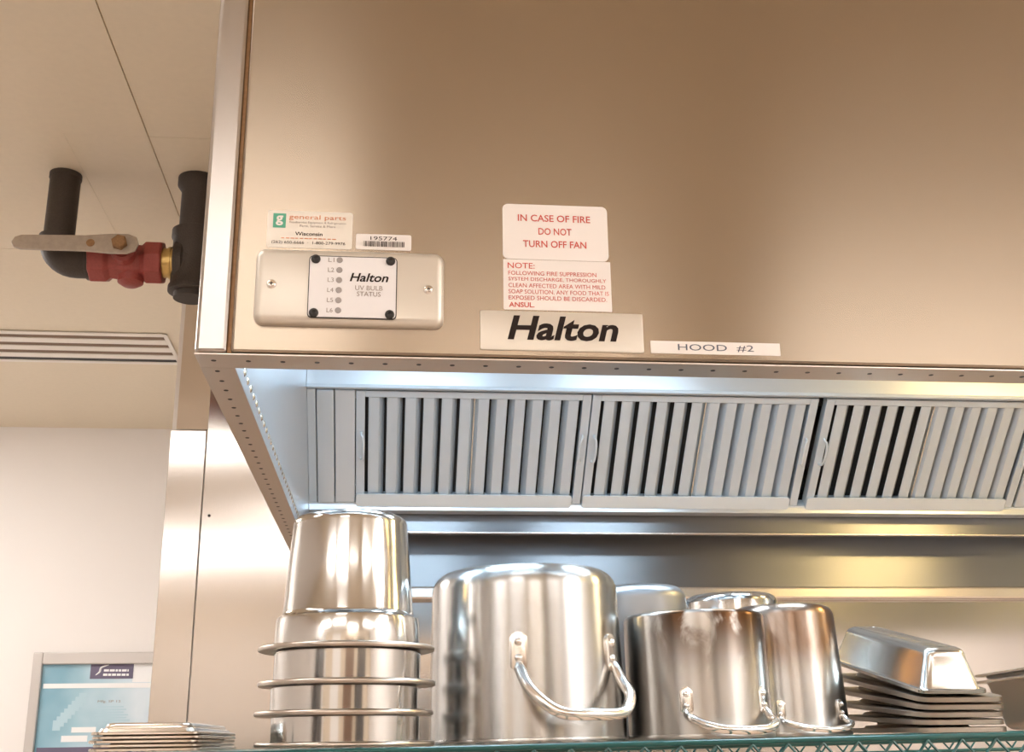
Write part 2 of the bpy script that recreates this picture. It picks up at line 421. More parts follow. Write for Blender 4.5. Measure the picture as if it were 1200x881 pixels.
# jet lip on the left flange: perforated, faces into the hood
bx('jet_lip', 'inner', hood, XI-.0015, XI+.0005, YF+FT, 2.7, H-.001, H+.05)
bx('jet_lip', 'inner', hood, XR-.038, XR-.036, YF+FT, 2.7, H-.001, H+.05)
mb = MB(); md = MB()
for k in range(44):
    y = YF+.06+k*.033
    if y > 2.68: break
    mb.lathe([(0, XI+.0030), (.003, XI+.0026), (.0055, XI+.0006)], 10, y, H+.019, 'x')
jl = mb.build('lit_jet_hole_row', 'handle', hood, 60); jl['kind'] = 'stuff'  # bright domes stand in for jet holes lit from inside
def dimple(cx, cy):
    md.lathe([(.0, H-.0019), (.0026, H-.0019), (.0030, H-.0014)], 10, cx, cy)
x = XL+.018
while x < XR-.02:
    dimple(x, YF+.020); x += .0372
y = YF+.058
while y < YB-.1:
    dimple(XL+.017, y); y += .0372 if True else 0
fd = md.build('flange_hole_row', 'rubber', hood); fd['kind'] = 'stuff'
# inside
IT = .95
bx('inner_side_panel', 'inner', hood, XL+.012, XL+.014, YF+.05, YB-.003, H+.05, IT)
bx('inner_side_panel', 'inner', hood, XR-.014, XR-.012, YF+.05, YB-.003, H+.05, IT)
bx('inner_top', 'inner', hood, XL+.012, XR-.012, YF+.0125, 2.63, IT, IT+.004)
bx('inner_front', 'inner_front', hood, XL+.012, XR-.012, YF+.0125, YF+.0145, H+.036, IT)
C = sqrt(.5); YT, ZT = 2.624, .800; SL = .322
def fpt(s, dn=0): return (YT+s*C-dn*C, ZT-s*C-dn*C)       # a point on the sloped filter plane, dn = towards the viewer
bx('valance', 'valance', hood, XL+.014, XR-.014, YT-.012, YT+.004, ZT+.003, IT, .0015)
bx('valance_hem', 'filter', hood, XL+.014, XR-.014, YT-.016, YT-.002, ZT-.004, ZT+.005, .0015)
# filler panels left of the filters
XF0 = atY(417, 520, 2.73).x; XF2 = atY(957, 522, 2.73).x
FW = (atY(949, 522, 2.73).x-XF0)/2
def slope_box(name, mat, x0, x1, s0, s1, d0, d1, bev=0):
    o = MB().box(x0, x1, -s1, -s0, d0, d1).build(name, mat, hood)
    if bev: bevel(o, bev)
    o.location = (0, YT, ZT); o.rotation_euler = (radians(135), 0, 0); return o
xs_ = [XL+.014, atY(371, 520, 2.73).x, atY(392, 520, 2.73).x, XF0]
slope_box('filler_panel', 'filler', xs_[0], xs_[1]-.001, .004, SL, -.012, .000, .0025)
slope_box('filler_panel', 'filler', xs_[1]+.001, xs_[2]-.001, .004, SL, -.010, .004, .003)
slope_box('filler_panel', 'filler', xs_[2]+.001, xs_[3]-.002, .004, SL, -.012, .002, .003)
XFE = XF2+FW
slope_box('filler_panel', 'filler', XFE+.004, XR-.014, .004, SL, -.012, 0, .003)
# trough and plenum under the filters
yb_, zb_ = fpt(SL)
slope_box('filter_rest', 'lip', XL+.014, XR-.014, SL+.001, SL+.012, -.03, .0, .001)
bx('grease_trough', 'inner', hood, XL+.014, XR-.014, yb_+.004, yb_+.05, .553, zb_-.002, .002)
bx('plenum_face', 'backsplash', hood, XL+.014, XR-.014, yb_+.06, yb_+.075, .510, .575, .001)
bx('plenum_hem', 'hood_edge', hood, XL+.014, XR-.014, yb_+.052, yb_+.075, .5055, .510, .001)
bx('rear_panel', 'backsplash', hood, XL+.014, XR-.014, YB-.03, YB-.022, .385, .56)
bx('rear_hem', 'hood_edge', hood, XL+.004, XR-.004, YB-.045, YB-.006, .352, .385, .006)

# lamps inside the hood; the warm one is added to tint the steel yellow
for k, (x, m) in enumerate(((.10, 'cool'), (.75, 'cool'), (1.95, 'warm'))):
    bx('lamp_housing', 'lamp_body', hood, x-.2, x+.2, 1.55, 1.75, IT-.02, IT)
    g = bx('lamp_glass', m, hood, x-.19, x+.19, 1.56, 1.74, IT-.034, IT-.02)

# ------------------------------------------------------------------ filters
def slat_mesh(side, p, hgt):
    """one baffle slat: a front face and a return leg on one edge (side -1 left, +1 right), profile in xz, run along y"""
    fw_, t = .62*p, .0012; g = .24*p
    pr = [(-fw_/2, -.004), (-fw_/2+.002, -.002), (fw_/2-.002, -.002), (fw_/2, -.004), (fw_/2+g, -.020), (fw_/2+g-t, -.0205), (fw_/2-t-.0006, -.0052), (-fw_/2+.0006, -.0052)]
    if side < 0: pr = [(-a, b) for a, b in pr][::-1]
    m = MB(); m.rings([[(a, y, b) for a, b in pr] for y in (0, hgt)]); return m
def make_filter(x0, label):
    t = thing('baffle_filter', label, 'filter', (x0, yb_, E+zb_), (radians(135), 0, 0), 'grease filters in the hood')
    w, h, b = FW-.003, SL-.007, .021
    fr = MB(); z0, z1 = -.026, 0
    for q in ((0, b, 0, h), (w-b, w, 0, h)):
        o = MB().box(q[0], q[1], q[2], q[3], z0, z1).build('side_rail', 'filter', t); bevel(o, .0015)
    for q in ((b, w-b, h-.017, h), (b, w-b, 0, .017)):
        o = MB().box(q[0], q[1], q[2], q[3], z0, z1-.0005).build('end_rail', 'filter', t); bevel(o, .0012)
    MB().box(.002, w-.002, .002, h-.002, z0-.006, z0-.002).build('dark_backing', 'dark', t)  # near-black sheet stands in for the shade between the slats
    span = w-2*b; p = span/12
    protos = {}
    for k in range(12):
        sd = 1 if k < 6 else -1
        if sd not in protos:
            protos[sd] = slat_mesh(sd, p, h-.036).build('slat', 'filter', t, 30); o = protos[sd]
        else:
            o = protos[sd].copy(); COL.objects.link(o)
        o.location = (b+(k+.5)*p, .018, 0)
    mid = MB().box(w/2-.0012, w/2+.0012, .018, h-.018, -.02, -.004).build('centre_strip', 'handle', t)
    for xh, sg in ((b*.62, 1), (w-b*.62, -1)):
        pts = smooth_path([(xh, .128, .0), (xh, .130, .008), (xh+sg*.004, .136, .014), (xh+sg*.006, .165, .016), (xh+sg*.004, .194, .014), (xh, .200, .008), (xh, .202, .0)], 4)
        MB().tube(pts, .0028, 8).build('handle', 'lip', t, 60)
    # lip along the bottom edge
    o = MB(); ring = rrect((w-.024)/2, .010, w-.026, .036, .006, 4)
    o.rings([[(a, c, d) for a, c in ring] for d in (.002, .006)])
    o.build('bottom_lip', 'lip', t, 40)
    return t
make_filter(XF0, 'steel baffle grease filter above the tall bain marie stack, leftmost of three')
make_filter(XF0+FW, 'middle steel baffle grease filter, above the stained pot')
make_filter(XF2, 'right hand steel baffle grease filter, right of the dark vertical gap')

# ------------------------------------------------------------------ stickers and plates on the hood front
def face_rect(x0, y0, x1, y1, Y=YF):
    a, b, c, d = atY(x0, y0, Y), atY(x1, y0, Y), atY(x0, y1, Y), atY(x1, y1, Y)
    return (a.x+c.x)/2, (b.x+d.x)/2, (c.z+d.z)/2, (a.z+b.z)/2            # x0, x1, z0, z1
def plate(name, mat, parent, x0, x1, z0, z1, r, y0, y1, soft=0):
    m = MB(); cx, cz, w, h = (x0+x1)/2, (z0+z1)/2, x1-x0, z1-z0
    rs = [[(a, y0, c) for a, c in rrect(cx, cz, w, h, r)]]
    if soft:
        for k in range(4):
            u = (k)/3*pi/2
            d = soft*(1-cos(u)); rs.append([(a, y1+(soft-soft*sin(u)), c) for a, c in rrect(cx, cz, w-2*d, h-2*d, max(r-d, .001))])
    else: rs.append([(a, y1, c) for a, c in rrect(cx, cz, w, h, r)])
    return m.rings(rs).build(name, mat, parent, 35)
ys0 = YF+.0002
# company sticker
q = face_rect(313, 248, 413, 291)
st = plate('sticker', 'sticker_clear', hood, *q, .003, ys0, YF-.0006); st['label'] = 'silvery service company sticker with a green square and orange lettering'
x0, x1, z0, z1 = q; w, h = x1-x0, z1-z0; YL = YF-.0006
U = lambda a: x0+w*a
V = lambda b: z1-h*b
plate('green_square', 'green', st, U(.065), U(.215), V(.47), V(.08), .0004, YL, YL-.0003)
lettering('g', 'sticker', st, U(.14), V(.28), w*.085, h*.27, YL-.0003, .03)
lettering('general parts', 'orange', st, U(.585), V(.18), w*.67, h*.16, YL)
lettering('Foodservice Equipment & Refrigeration', 'grey_ink', st, U(.59), V(.315), w*.66, h*.07, YL)
lettering('Parts, Service & More', 'grey_ink', st, U(.59), V(.41), w*.42, h*.07, YL)
lettering('Wisconsin', 'ink', st, U(.49), V(.62), w*.32, h*.10, YL, .012)
o = MB()
for k in range(12):
    a = U(.17)+k*w*.054; o.box(a, a+w*(.034+.012*(k % 3)/2), YL-.0004, YL, V(.755), V(.735))
o = o.build('fine_print', 'orange', st); o['kind'] = 'stuff'
lettering('(262) 650-6666  \u00b7  1-800-279-9976', 'ink', st, U(.49), V(.87), w*.86, h*.10, YL)
# asset number sticker
q = face_rect(417, 275, 482, 293)
st = plate('sticker', 'sticker', hood, *q, .002, ys0, YF-.0006); st['label'] = 'small white barcode sticker numbered 195774'
x0, x1, z0, z1 = q; w, h = x1-x0, z1-z0
lettering('195774', 'ink', st, (x0+x1)/2, z1-h*.27, w*.48, h*.24, YL)
o = MB(); rr = random.Random(3); a = x0+w*.14
while a < x0+w*.86:
    b = rr.choice((.006, .01, .016))*w; o.box(a, a+b, YL-.0004, YL, z0+h*.2, z0+h*.54); a += b+rr.choice((.008, .012, .018))*w
o = o.build('barcode', 'ink', st); o['kind'] = 'stuff'
# fire sign
q = face_rect(589, 241, 712, 305)
st = plate('fire_sign', 'sticker', hood, *q, .0065, ys0, YF-.0008); st['label'] = 'white rounded fire sign with red capitals'
x0, x1, z0, z1 = q; w, h = x1-x0, z1-z0; YL = YF-.0008
U = lambda a: x0+w*a
V = lambda b: z1-h*b
for s, cx_, ww, yy in (('IN CASE OF FIRE', .49, .69, .25), ('DO NOT', .495, .315, .49), ('TURN OFF FAN', .49, .60, .72)):
    lettering(s, 'red', st, U(cx_), V(yy), w*ww, h*.125, YL, .012)
# suppression note
q = face_rect(590, 305.5, 716, 364)
st = plate('note_sticker', 'sticker', hood, *q, .001, ys0, YF-.0006); st['label'] = 'white fire suppression note in small red print'
x0, x1, z0, z1 = q; w, h = x1-x0, z1-z0; YL = YF-.0006
lettering('NOTE:', 'red', st, x0+w*.165, z1-h*.125, w*.25, h*.115, YL, .005)
for k, (s, ww) in enumerate((('FOLLOWING FIRE SUPPRESSION', .82), ('SYSTEM DISCHARGE, THOROUGHLY', .91), ('CLEAN AFFECTED AREA WITH MILD', .90), ('SOAP SOLUTION. ANY FOOD THAT IS', .93), ('EXPOSED SHOULD BE DISCARDED.', .91))):
    lettering(s, 'red', st, x0+w*(.045+ww/2), z1-h*(.275+.123*k), w*ww, h*.082, YL)
lettering('ANSUL.', 'red', st, x0+w*.165, z1-h*.905, w*.235, h*.10, YL, .02)
# maker's plate
q = face_rect(562.5, 366, 753.5, 412)
st = plate('maker_plate', 'plate', hood, *q, .002, ys0, YF-.0016, .0008); st['label'] = 'satin metal plate with a big dark slanted name'
x0, x1, z0, z1 = q; w, h = x1-x0, z1-z0; YL = YF-.0016
lettering('Halton', 'ink', st, x0+w*.505, z1-h*.43, w*.68, h*.62, YL, .028, .22)
# hood number label
q = face_rect(762.5, 401, 914, 415.5)
st = plate('number_label', 'sticker', hood, *q, .0005, ys0, YF-.0006); st['label'] = 'narrow white tape label with the hood number'
x0, x1, z0, z1 = q; w, h = x1-x0, z1-z0; YL = YF-.0006
lettering('HOOD  #2', 'bluegrey', st, x0+w*.50, z1-h*.5, w*.585, h*.56, YL)
# status panel
q = face_rect(299, 297, 520, 384)
x0, x1, z0, z1 = q; w, h = x1-x0, z1-z0
st = plate('status_panel', 'plate', hood, *q, .011, ys0, YF-.012, .0085); st['label'] = 'raised satin metal box with a lamp status label, two screws'
YL = YF-.012
U = lambda a: x0+w*a
V = lambda b: z1-h*b
lb = plate('label_backing', 'rubber', st, U(.281), U(.748), V(.935), V(.105), .005, YL+.0002, YL-.0012)
lf = plate('label_face', 'face', st, U(.286), U(.743), V(.922), V(.12), .004, YL-.001, YL-.0022)
YL2 = YL-.0022
for a, b in ((.316, .16), (.712, .16), (.316, .875), (.712, .875)):
    m = MB().lathe([(.0052, .0), (.0052, .0015), (.0044, .0026), (.0022, .003), (.0018, .0018), (0, .0018)], 20)
    o = m.build('screw_cap', 'rubber', st, 50, (U(a), YL2+.0004, V(b)), (radians(90), 0, 0))
for a, b in ((.09, .50), (.915, .52)):
    m = MB().lathe([(.0055, 0), (.005, .0014), (.0032, .0024), (.0, .0027)], 20)
    o = m.build('screw', 'screw', st, 50, (U(a), YL, V(b)), (radians(90), 0, 0))
    MB().box(U(a)-.0019, U(a)+.0019, YL-.0030, YL-.0022, V(b)-.0005, V(b)+.0005).box(U(a)-.0005, U(a)+.0005, YL-.0031, YL-.0022, V(b)-.0019, V(b)+.0019).build('screw_cross', 'rubber', st)
for k in range(6):
    b = .165+k*.134
    lettering('L%d' % (k+1), 'grey_ink', st, U(.398), V(b), w*.032, h*.058, YL2)
    m = MB().lathe([(.0034, 0), (.0034, .0006), (.002, .0009), (0, .001)], 16)
    m.build('indicator_lamp', 'led', st, 40, (U(.442), YL2, V(b)), (radians(90), 0, 0))
lettering('Halton', 'ink', st, U(.60), V(.39), w*.205, h*.115, YL2, .02, .25)
lettering('UV BULB', 'grey_ink', st, U(.60), V(.53), w*.145, h*.062, YL2, .004)
lettering('STATUS', 'grey_ink', st, U(.60), V(.61), w*.125, h*.062, YL2, .004)

# ================================================================== GAS PIPE
YP = 2.468
pz = lambda px, py: E+atY(px, py, YP).z
gp = thing('gas_pipe', 'black iron gas pipe with a red ball valve and grey lever hanging from the ceiling', 'pipe', (0, 0, 0))
X1, X2 = atY(74, 235, YP).x, atY(231, 240, YP).x
ZP = pz(150, 307)
R1 = .0335
MB().lathe([(R1, ZP+.045), (R1, E+HC-.012), (R1+.002, E+HC-.011), (R1+.002, E+HC)], 28, X1, YP).build('pipe', 'blackpipe', gp, 40)
MB().lathe([(.037, ZP-.085), (.037, ZP-.05), (.036, ZP-.045), (.036, E+HC-.035), (.046, E+HC-.02), (.046, E+HC)], 28, X2, YP).build('pipe', 'blackpipe', gp, 40)
pts = [(X1, YP, ZP+.055)]+[(X1+.045-.045*cos(t), YP, ZP+.045-.045*sin(t)) for t in [radians(10*k) for k in range(0, 10)]]+[(X1+.075, YP, ZP)]
MB().tube(pts, [.042]+[.040]*(len(pts)-2)+[.040], 24).build('elbow', 'blackpipe', gp, 40)
bl = MB().lathe([(.043, X1+.068), (.044, X1+.07), (.044, X1+.080), (.043, X1+.082)], 24, YP, ZP, 'x').build('elbow_collar', 'blackpipe', gp, 40)
MB().lathe([(.034, X1+.075), (.034, X1+.12)], 24, YP, ZP, 'x').build('nipple', 'blackpipe', gp, 40)
xv0, xv1 = atY(107, 305, YP).x, atY(192, 310, YP).x
vb = MB(); wv = xv1-xv0
vb.lathe([(.047, xv0), (.049, xv0+.003), (.049, xv0+.035), (.040, xv0+.045), (.044, xv0+wv*.42), (.047, xv0+wv*.5), (.044, xv0+wv*.58), (.041, xv1-.045), (.050, xv1-.036), (.050, xv1-.003), (.047, xv1)], 8, YP, ZP, 'x')
v = vb.build('valve_body', 'valve_red', gp, 20)
sm = v.modifiers.new('bevel', 'BEVEL'); sm.width = .004; sm.segments = 2
cxv = (xv0+xv1)/2
sd = Vector((0, -.99, .09)).normalized()
MB().tube([Vector((cxv, YP, ZP)), Vector((cxv, YP, ZP))+sd*.055, Vector((cxv, YP, ZP))+sd*.06], [.03, .026, .02], 20).build('bonnet', 'valve_red', gp, 40)
MB().tube([Vector((cxv+.01, YP, ZP)), Vector((cxv+.01, YP, ZP-.050)), Vector((cxv+.01, YP, ZP-.058))], [.030, .028, .016], 20).build('drain_boss', 'valve_red', gp, 40)
pv = Vector((cxv, YP, ZP))+sd*.06
MB().tube([pv, pv+sd*.03], .012, 12).build('stem', 'rust', gp, 40)
# lever: flat tapered bar lying across the stem, pointing left
hub = pv+sd*.022
ex = Vector((1, 0, .012)).normalized(); ez = sd; ey = ez.cross(ex)
lv_len = hub.x-atY(12, 284, 2.38).x
outline = [(.040, 0), (.034, .020), (.016, .029), (-.02, .029), (-.075, .023), (-.16, .0225), (-lv_len+.020, .021), (-lv_len+.006, .015), (-lv_len, 0),
           (-lv_len+.006, -.015), (-lv_len+.020, -.021), (-.16, -.0225), (-.075, -.023), (-.02, -.029), (.016, -.029), (.034, -.020)]
outline = [(a, b*.84) for a, b in outline]
m = MB(); m.rings([[hub+ex*a+ey*b+ez*t for a, b in outline] for t in (-.003, .003)])
lvv = m.build('lever', 'lever', gp); bv = lvv.modifiers.new('bevel', 'BEVEL'); bv.width = .002; bv.segments = 2
m = MB(); m.tube([hub+ez*.001, hub+ez*.014, hub+ez*.016], [.017, .017, .014], 6); m.build('hex_nut', 'rust', gp)
m = MB(); m.tube([hub-ex*.062+ez*.001, hub-ex*.062+ez*.0045], .009, 14); m.build('stop_pin', 'rust', gp, 40)
MB().lathe([(.034, xv1-.005), (.034, xv1+.012), (.037, xv1+.012), (.037, xv1+.018), (.034, xv1+.018), (.034, xv1+.05)], 20, YP, ZP, 'x').build('brass_nipple', 'brass', gp, 30)
xt = xv1+.026
MB().lathe([(.049, xt), (.051, xt+.003), (.051, xt+.018), (.046, xt+.022), (.046, X2)], 28, YP, ZP, 'x').build('tee_branch', 'blackpipe', gp, 40)
MB().lathe([(.046, ZP-.072), (.050, ZP-.070), (.050, ZP-.058), (.046, ZP-.052), (.046, ZP+.055), (.050, ZP+.06), (.050, ZP+.078), (.046, ZP+.08)], 28, X2, YP).build('tee_body', 'blackpipe', gp, 40)

# ================================================================== POSTER
pq = atY(42, 765, YW); pw = .62; ph = .80
po = thing('framed_poster', 'silver framed blue and white notice on the far white wall', 'poster', (pq.x, YW, E+pq.z-ph))
fb = .036
for nme, q in (('frame_side', (0, fb, 0, ph)), ('frame_side', (pw-fb, pw, 0, ph)), ('frame_rail', (fb, pw-fb, ph-.045, ph)), ('frame_rail', (fb, pw-fb, 0, .045))):
    bx(nme, 'alu', po, q[0], q[1], -.03, -.001, q[2], q[3], .004)
bx('print', 'poster', po, fb, pw-fb, -.012, -.006, .045, ph-.045)
PZ = lambda px, py: atY(px, py, YW-.012).z-(pq.z-ph)
PX = lambda px, py: atY(px, py, YW-.012).x-pq.x
def prect(name, mat, a, b, c, d, y=-.0135):
    return MB().box(PX(a, b), PX(c, d), y, -.0121, PZ(c, d), PZ(a, b)).build(name, mat, po)
hd = prect('header_logo', 'violet', 107, 776.5, 156, 795)
hb = prect('white_band', 'white', 51, 801, 178, 805.5)
prect('white_band', 'white', 157, 776, 177, 799)
o = MB(); rr = random.Random(2)
for yy, xa, xb in ((785.5, 122, 151), (790.5, 121, 151)):
    x = xa
    while x < xb:
        l = rr.uniform(2.5, 6); o.box(PX(x, yy), PX(min(x+l, xb), yy), -.0145, -.0134, PZ(x, yy+1.3), PZ(x, yy-1.3)); x += l+1
o = o.build('logo_print', 'white', po); o['kind'] = 'stuff'
sw = smooth_path([(PX(112, 791), -.0142, PZ(112, 791)), (PX(117, 787), -.0142, PZ(117, 787)), (PX(119, 782), -.0142, PZ(119, 782)), (PX(128, 779), -.0142, PZ(128, 779))], 4)
MB().tube(sw, [.001+.003*sin(pi*i/(len(sw)-1)) for i in range(len(sw))], 6).build('logo_swoosh', 'white', po)
lettering('Mfg. SP 12', 'grey_ink', po, PX(128, 822), PZ(128, 822), .085, .011, -.0122)
o = MB()
for k in range(7):
    l = (30, 36, 30, 40, 36, 44, 30)[k]; yy = 828+k*3.2
    o.box(PX(130-l/2, yy), PX(130+l/2, yy), -.0126, -.0121, PZ(130, yy+.7), PZ(130, yy-.7))
o = o.build('fine_print', 'paleblue', po); o['kind'] = 'stuff'
m = MB()
for k in range(8):
    a, b = 62+k*4.4, 847-k*4.6
    m.box(PX(a, b), PX(a+9, b), -.0128+k*.00002, -.0121, PZ(a, b+9), PZ(a, b-3))
m.build('zigzag_print', 'paleblue', po)
prect('white_band', 'white', 84, 852, 112, 858); prect('white_band', 'white', 72, 862, 102, 869)
prect('footer_band', 'violet', 43, 876, 178, 890)

# ================================================================== WIRE SHELF
SHX0, SHX1, SHY0, SHY1 = -.66, 1.22, 1.285, 2.10
ZS0, TILT = -.0045, .0098
zs = lambda x: E+ZS0+TILT*x                         # top of the shelf wires
sh = thing('wire_shelf', 'teal coated wire shelf holding the upturned pots and pans', 'shelf', (0, 0, E+ZS0), (0, -math.atan(TILT), 0))
def rail(name, y, z, r=.0032):
    return MB().cyl((SHX0, y, z), (SHX1, y, z), r, 10).build(name, 'teal', sh, 60)
RT = .0030
rail('front_rail', SHY0, -RT); rail('front_rail', SHY0, -.032)
rail('rear_rail', SHY1, -RT); rail('rear_rail', SHY1, -.032)
for xx in (SHX0, SHX1):
    for z in (-RT, -.032): MB().cyl((xx, SHY0, z), (xx, SHY1, z), .0032, 10).build('side_rail', 'teal', sh, 60)
for yy in (SHY0, SHY1):
    n = 94; dx = (SHX1-SHX0)/n; pts = []
    for k in range(n+1): pts.append((SHX0+k*dx, yy, -.006 if k % 2 else -.029))
    MB().tube(pts, .0024, 6).build('truss_wire', 'teal', sh)
pro = None
n = 74
for k in range(1, n):
    xx = SHX0+(SHX1-SHX0)*k/n
    if pro is None: pro = MB().cyl((0, SHY0, 0), (0, SHY1, 0), .0021, 6).build('cross_wire', 'teal', sh, 60); o = pro
    else: o = pro.copy(); COL.objects.link(o)
    o.location = (xx, 0, -.0021)
for y in (1.46, 1.63, 1.80): MB().cyl((SHX0, y, -.008), (SHX1, y, -.008), .0032, 8).build('support_rail', 'teal', sh, 60)
for xx in (SHX0, SHX1):
    for yy in (SHY0, SHY1):
        o = MB().cyl((xx, yy, .03), (xx, yy, -1.47 - (.01)), .0125, 16).build('post', 'teal', sh, 60)

# ================================================================== POTS
def ctr(pxl, pxr, py, d):
    """centre and radius of an upright cylinder from its two sides at one height, d metres away"""
    a, b = ray(pxl, py), ray(pxr, py)
    t0, t1 = atan2(a.x, a.y), atan2(b.x, b.y); t = (t0+t1)/2
    return d*sin(t), d*cos(t), d*sin((t1-t0)/2)
def top_z(px, py, x, y, r):
    """height of the near top edge seen at a pixel"""
    k = ray(px, py); dist = sqrt(x*x+y*y)-r
    return E+k.z/sqrt(k.x**2+k.y**2)*dist
def pot_profile(r0, r1, h, cr, rim=.003, th=.0022):
    """upside down pot: r0 at the open rim (down), r1 at the base (up), corner radius cr"""
    p = [(0, h-.0004), (r1*.6, h-.0003), (r1-cr, h)]
    for k in range(1, 8):
        a = pi/2*(1-k/7); p.append((r1-cr+cr*cos(a), h-cr+cr*sin(a)))
    for k in range(1, 7):
        u = k/7; p.append((r1+(r0-r1)*u, (h-cr)*(1-u)+.006*u))
    p += [(r0, .006), (r0+rim*.8, .0055), (r0+rim, .003), (r0+rim*.8, .0005), (r0, 0), (r0-th, .001), (r0-th, .01), (r1-th, h-cr), (r1-cr, h-th*2), (0, h-th*2)]
    return p[::-1]
def pot_handle(pot, r, turn, half, za, zbot, out, rad, plate_l, mat='handle', rivets=2):
    """bent bar on two riveted plates, angle phi about the axis; the pot is upside down, so it loops down"""
    phi = atan2(-pot.location.y, -pot.location.x)+turn
    def P(da, rr, z): a = phi+da; return Vector((rr*cos(a), rr*sin(a), z))
    path = [P(-half, r+.003, za-plate_l*.30), P(-half*.99, r+.006, za-plate_l*.45), P(-half*.96, r+.010, za-plate_l*.65), P(-half*.80, r+out*.65, za-(za-zbot)*.62), P(-half*.46, r+out*.95, zbot+.003), P(0, r+out, zbot),
            P(half*.50, r+out*.95, zbot+.002), P(half*.82, r+out*.72, za-(za-zbot)*.70), P(half*.95, r+out*.36, za-(za-zbot)*.40-.004), P(half*.99, r+.007, za-plate_l*.50), P(half, r+.003, za-plate_l*.30)]
    sp_ = smooth_path(path, 5)
    n = len(sp_); rad_ = []
    for i in range(n):
        e = min(i, n-1-i)/(n-1); rad_.append(rad*(.55+.45*min(1, e/.16)))
    hd = MB().tube(sp_, rad_, 12).build('handle', mat, pot, 60)
    for sgn in (-1, 1):
        a = phi+sgn*half; m = MB()
        ring = rrect(0, 0, rad*3.2, plate_l*1.5, rad*1.4, 4); rs = []
        for t, sc_ in ((-.001, 1), (.0022, 1), (.0032, .8)):
            rs.append([Vector(((r+t)*cos(a)-u*sc_*sin(a), (r+t)*sin(a)+u*sc_*cos(a), za+plate_l*.1+v*sc_)) for u, v in ring])
        m.rings(rs).build('handle_plate', mat, hd, 40)
        for k in range(rivets):
            zz = za+plate_l*.1+plate_l*(.38-.62*k)
            c = Vector((r*cos(a), r*sin(a), zz)); dv = Vector((cos(a), sin(a), 0))
            MB().tube([c, c+dv*.0050, c+dv*.0068, c+dv*.0074], [rad*.72, rad*.70, rad*.45, .0005], 10).build('rivet', mat, hd, 50)
    return hd
def make_pot(name, label, cat, x, y, prof, mat, group=None, n=96):
    t = thing(name, label, cat, (x, y, zs(x)+.0006), (0, -math.atan(TILT), 0), group)
    MB().lathe(prof, n).build('body', mat, t, 40)
    return t

# tall stack of four bain maries
D1 = 1.40
bxx, byy, br = ctr(320, 490.5, 790, D1)
_, _, rf = ctr(301, 510.5, 803, D1)
_, _, rt1 = ctr(354, 488, 640, D1); _, _, rt0 = ctr(337, 489, 700, D1)
ZI = lambda py: top_z(415, py, bxx, byy, br)
ztop = top_z(415, 594, bxx, byy, rt1)
def inset_profile(hb, hs, ht):
    """hb flange height (0), hs shoulder height, ht total height"""
    p = [(0, ht-.0015), (rt1*.7, ht-.0008), (rt1-.012, ht)]
    for k in range(1, 7):
        a = pi/2*(1-k/6); p.append((rt1-.012+.012*cos(a), ht-.012+.012*sin(a)))
    p += [(rt1+(rt0-rt1)*.5, (ht+hs)/2), (rt0, hs+.006), (rt0+.001, hs+.003), (br-.0035, hs+.0005), (br-.001, hs-.001), (br, hs-.004)]
    return p+[(br+.001, .010), (br+.001, .003)]
flz = [top_z(415, q, bxx, byy, rf) for q in (753, 796.5, 833.5)]
step = (flz[0]-flz[2])/2
base = zs(bxx)+.0022
zf = [flz[0]-.002, flz[1]-.002, flz[2]-.002, base]
hs = ZI(716)-zf[0]
ht = ztop-zf[0]
lab = ['topmost shiny steel bain marie, showing its whole upturned body', 'second shiny bain marie from the top of the left stack', 'third shiny bain marie from the top of the left stack', 'lowest bain marie of the left stack, resting on the wire shelf']
for k in range(4):
    off = (.0, .0012, -.001, .001)[k]
    t = thing('bain_marie', lab[k], 'pot', (bxx+off, byy, zf[k]), (0, 0, .4*k), 'bain maries stacked upside down')
    pr = inset_profile(0, hs, ht)
    if k:                                            # nested inside the one above: only the band and the flange stay outside
        nxt = zf[k-1]-zf[k]
        pr = [(br-.010, nxt-.0012), (br+.0002, nxt-.0012), (br+.001, nxt-.002), (br+.001, .010), (br+.001, .003)]
    MB().lathe(pr[::-1], 96).build('body', 'inset', t, 35)
    MB().lathe([(br-.001, .0003), (rf-.006, .0003), (rf-.0035, -.0012), (rf-.0008, -.0004), (rf, .0018), (rf-.0008, .0042), (rf-.003, .0052), (rf-.007, .0048), (br+.001, .0046), (br-.001, .004)], 96).build('flange', 'inset_flange', t, 50)

# big stockpot
D2 = 1.51
x, y, r1 = ctr(508, 724.5, 700, D2); _, _, r0 = ctr(503.5, 737, 862, D2)
hz = top_z(617, 656.5, x, y, r1)-zs(x)
r0 = min(r0, r1*1.05)
sp1 = make_pot('stockpot', 'largest brushed steel stockpot, upturned, with a long looped handle', 'pot', x, y, pot_profile(r0, r1, hz, .026), 'pot')
pot_handle(sp1, r0-.003, radians(27), radians(31), .100, .030, .046, .0068, .03)
# stained pot
D3 = 1.56
x, y, r1 = ctr(731.5, 896, 726, D3); _, _, r0 = ctr(733, 902, 850, D3)
hz = top_z(812, 713.5, x, y, r1)-zs(x)
sp2 = make_pot('stockpot', 'squat upturned pot with brown burnt stains near its base and riveted handle', 'pot', x, y, pot_profile(r0, r1, hz, .006), 'pot_stain')
pot_handle(sp2, r0-.002, radians(25.5), radians(34.5), .042, .009, .034, .0052, .022)
# scorched pot
D4 = 1.73
x, y, r1 = ctr(856, 978.5, 726, D4); _, _, r0 = ctr(853, 990.5, 850, D4)
hz = top_z(917, 705.5, x, y, r1)-zs(x)
sp3 = make_pot('stockpot', 'tall upturned pot with a brown scorched band, right of the stained pot', 'pot', x, y, pot_profile(r0, r1, hz, .016), 'pot_band')
pot_handle(sp3, r0-.002, radians(25), radians(33), .032, .008, .032, .004, .018)
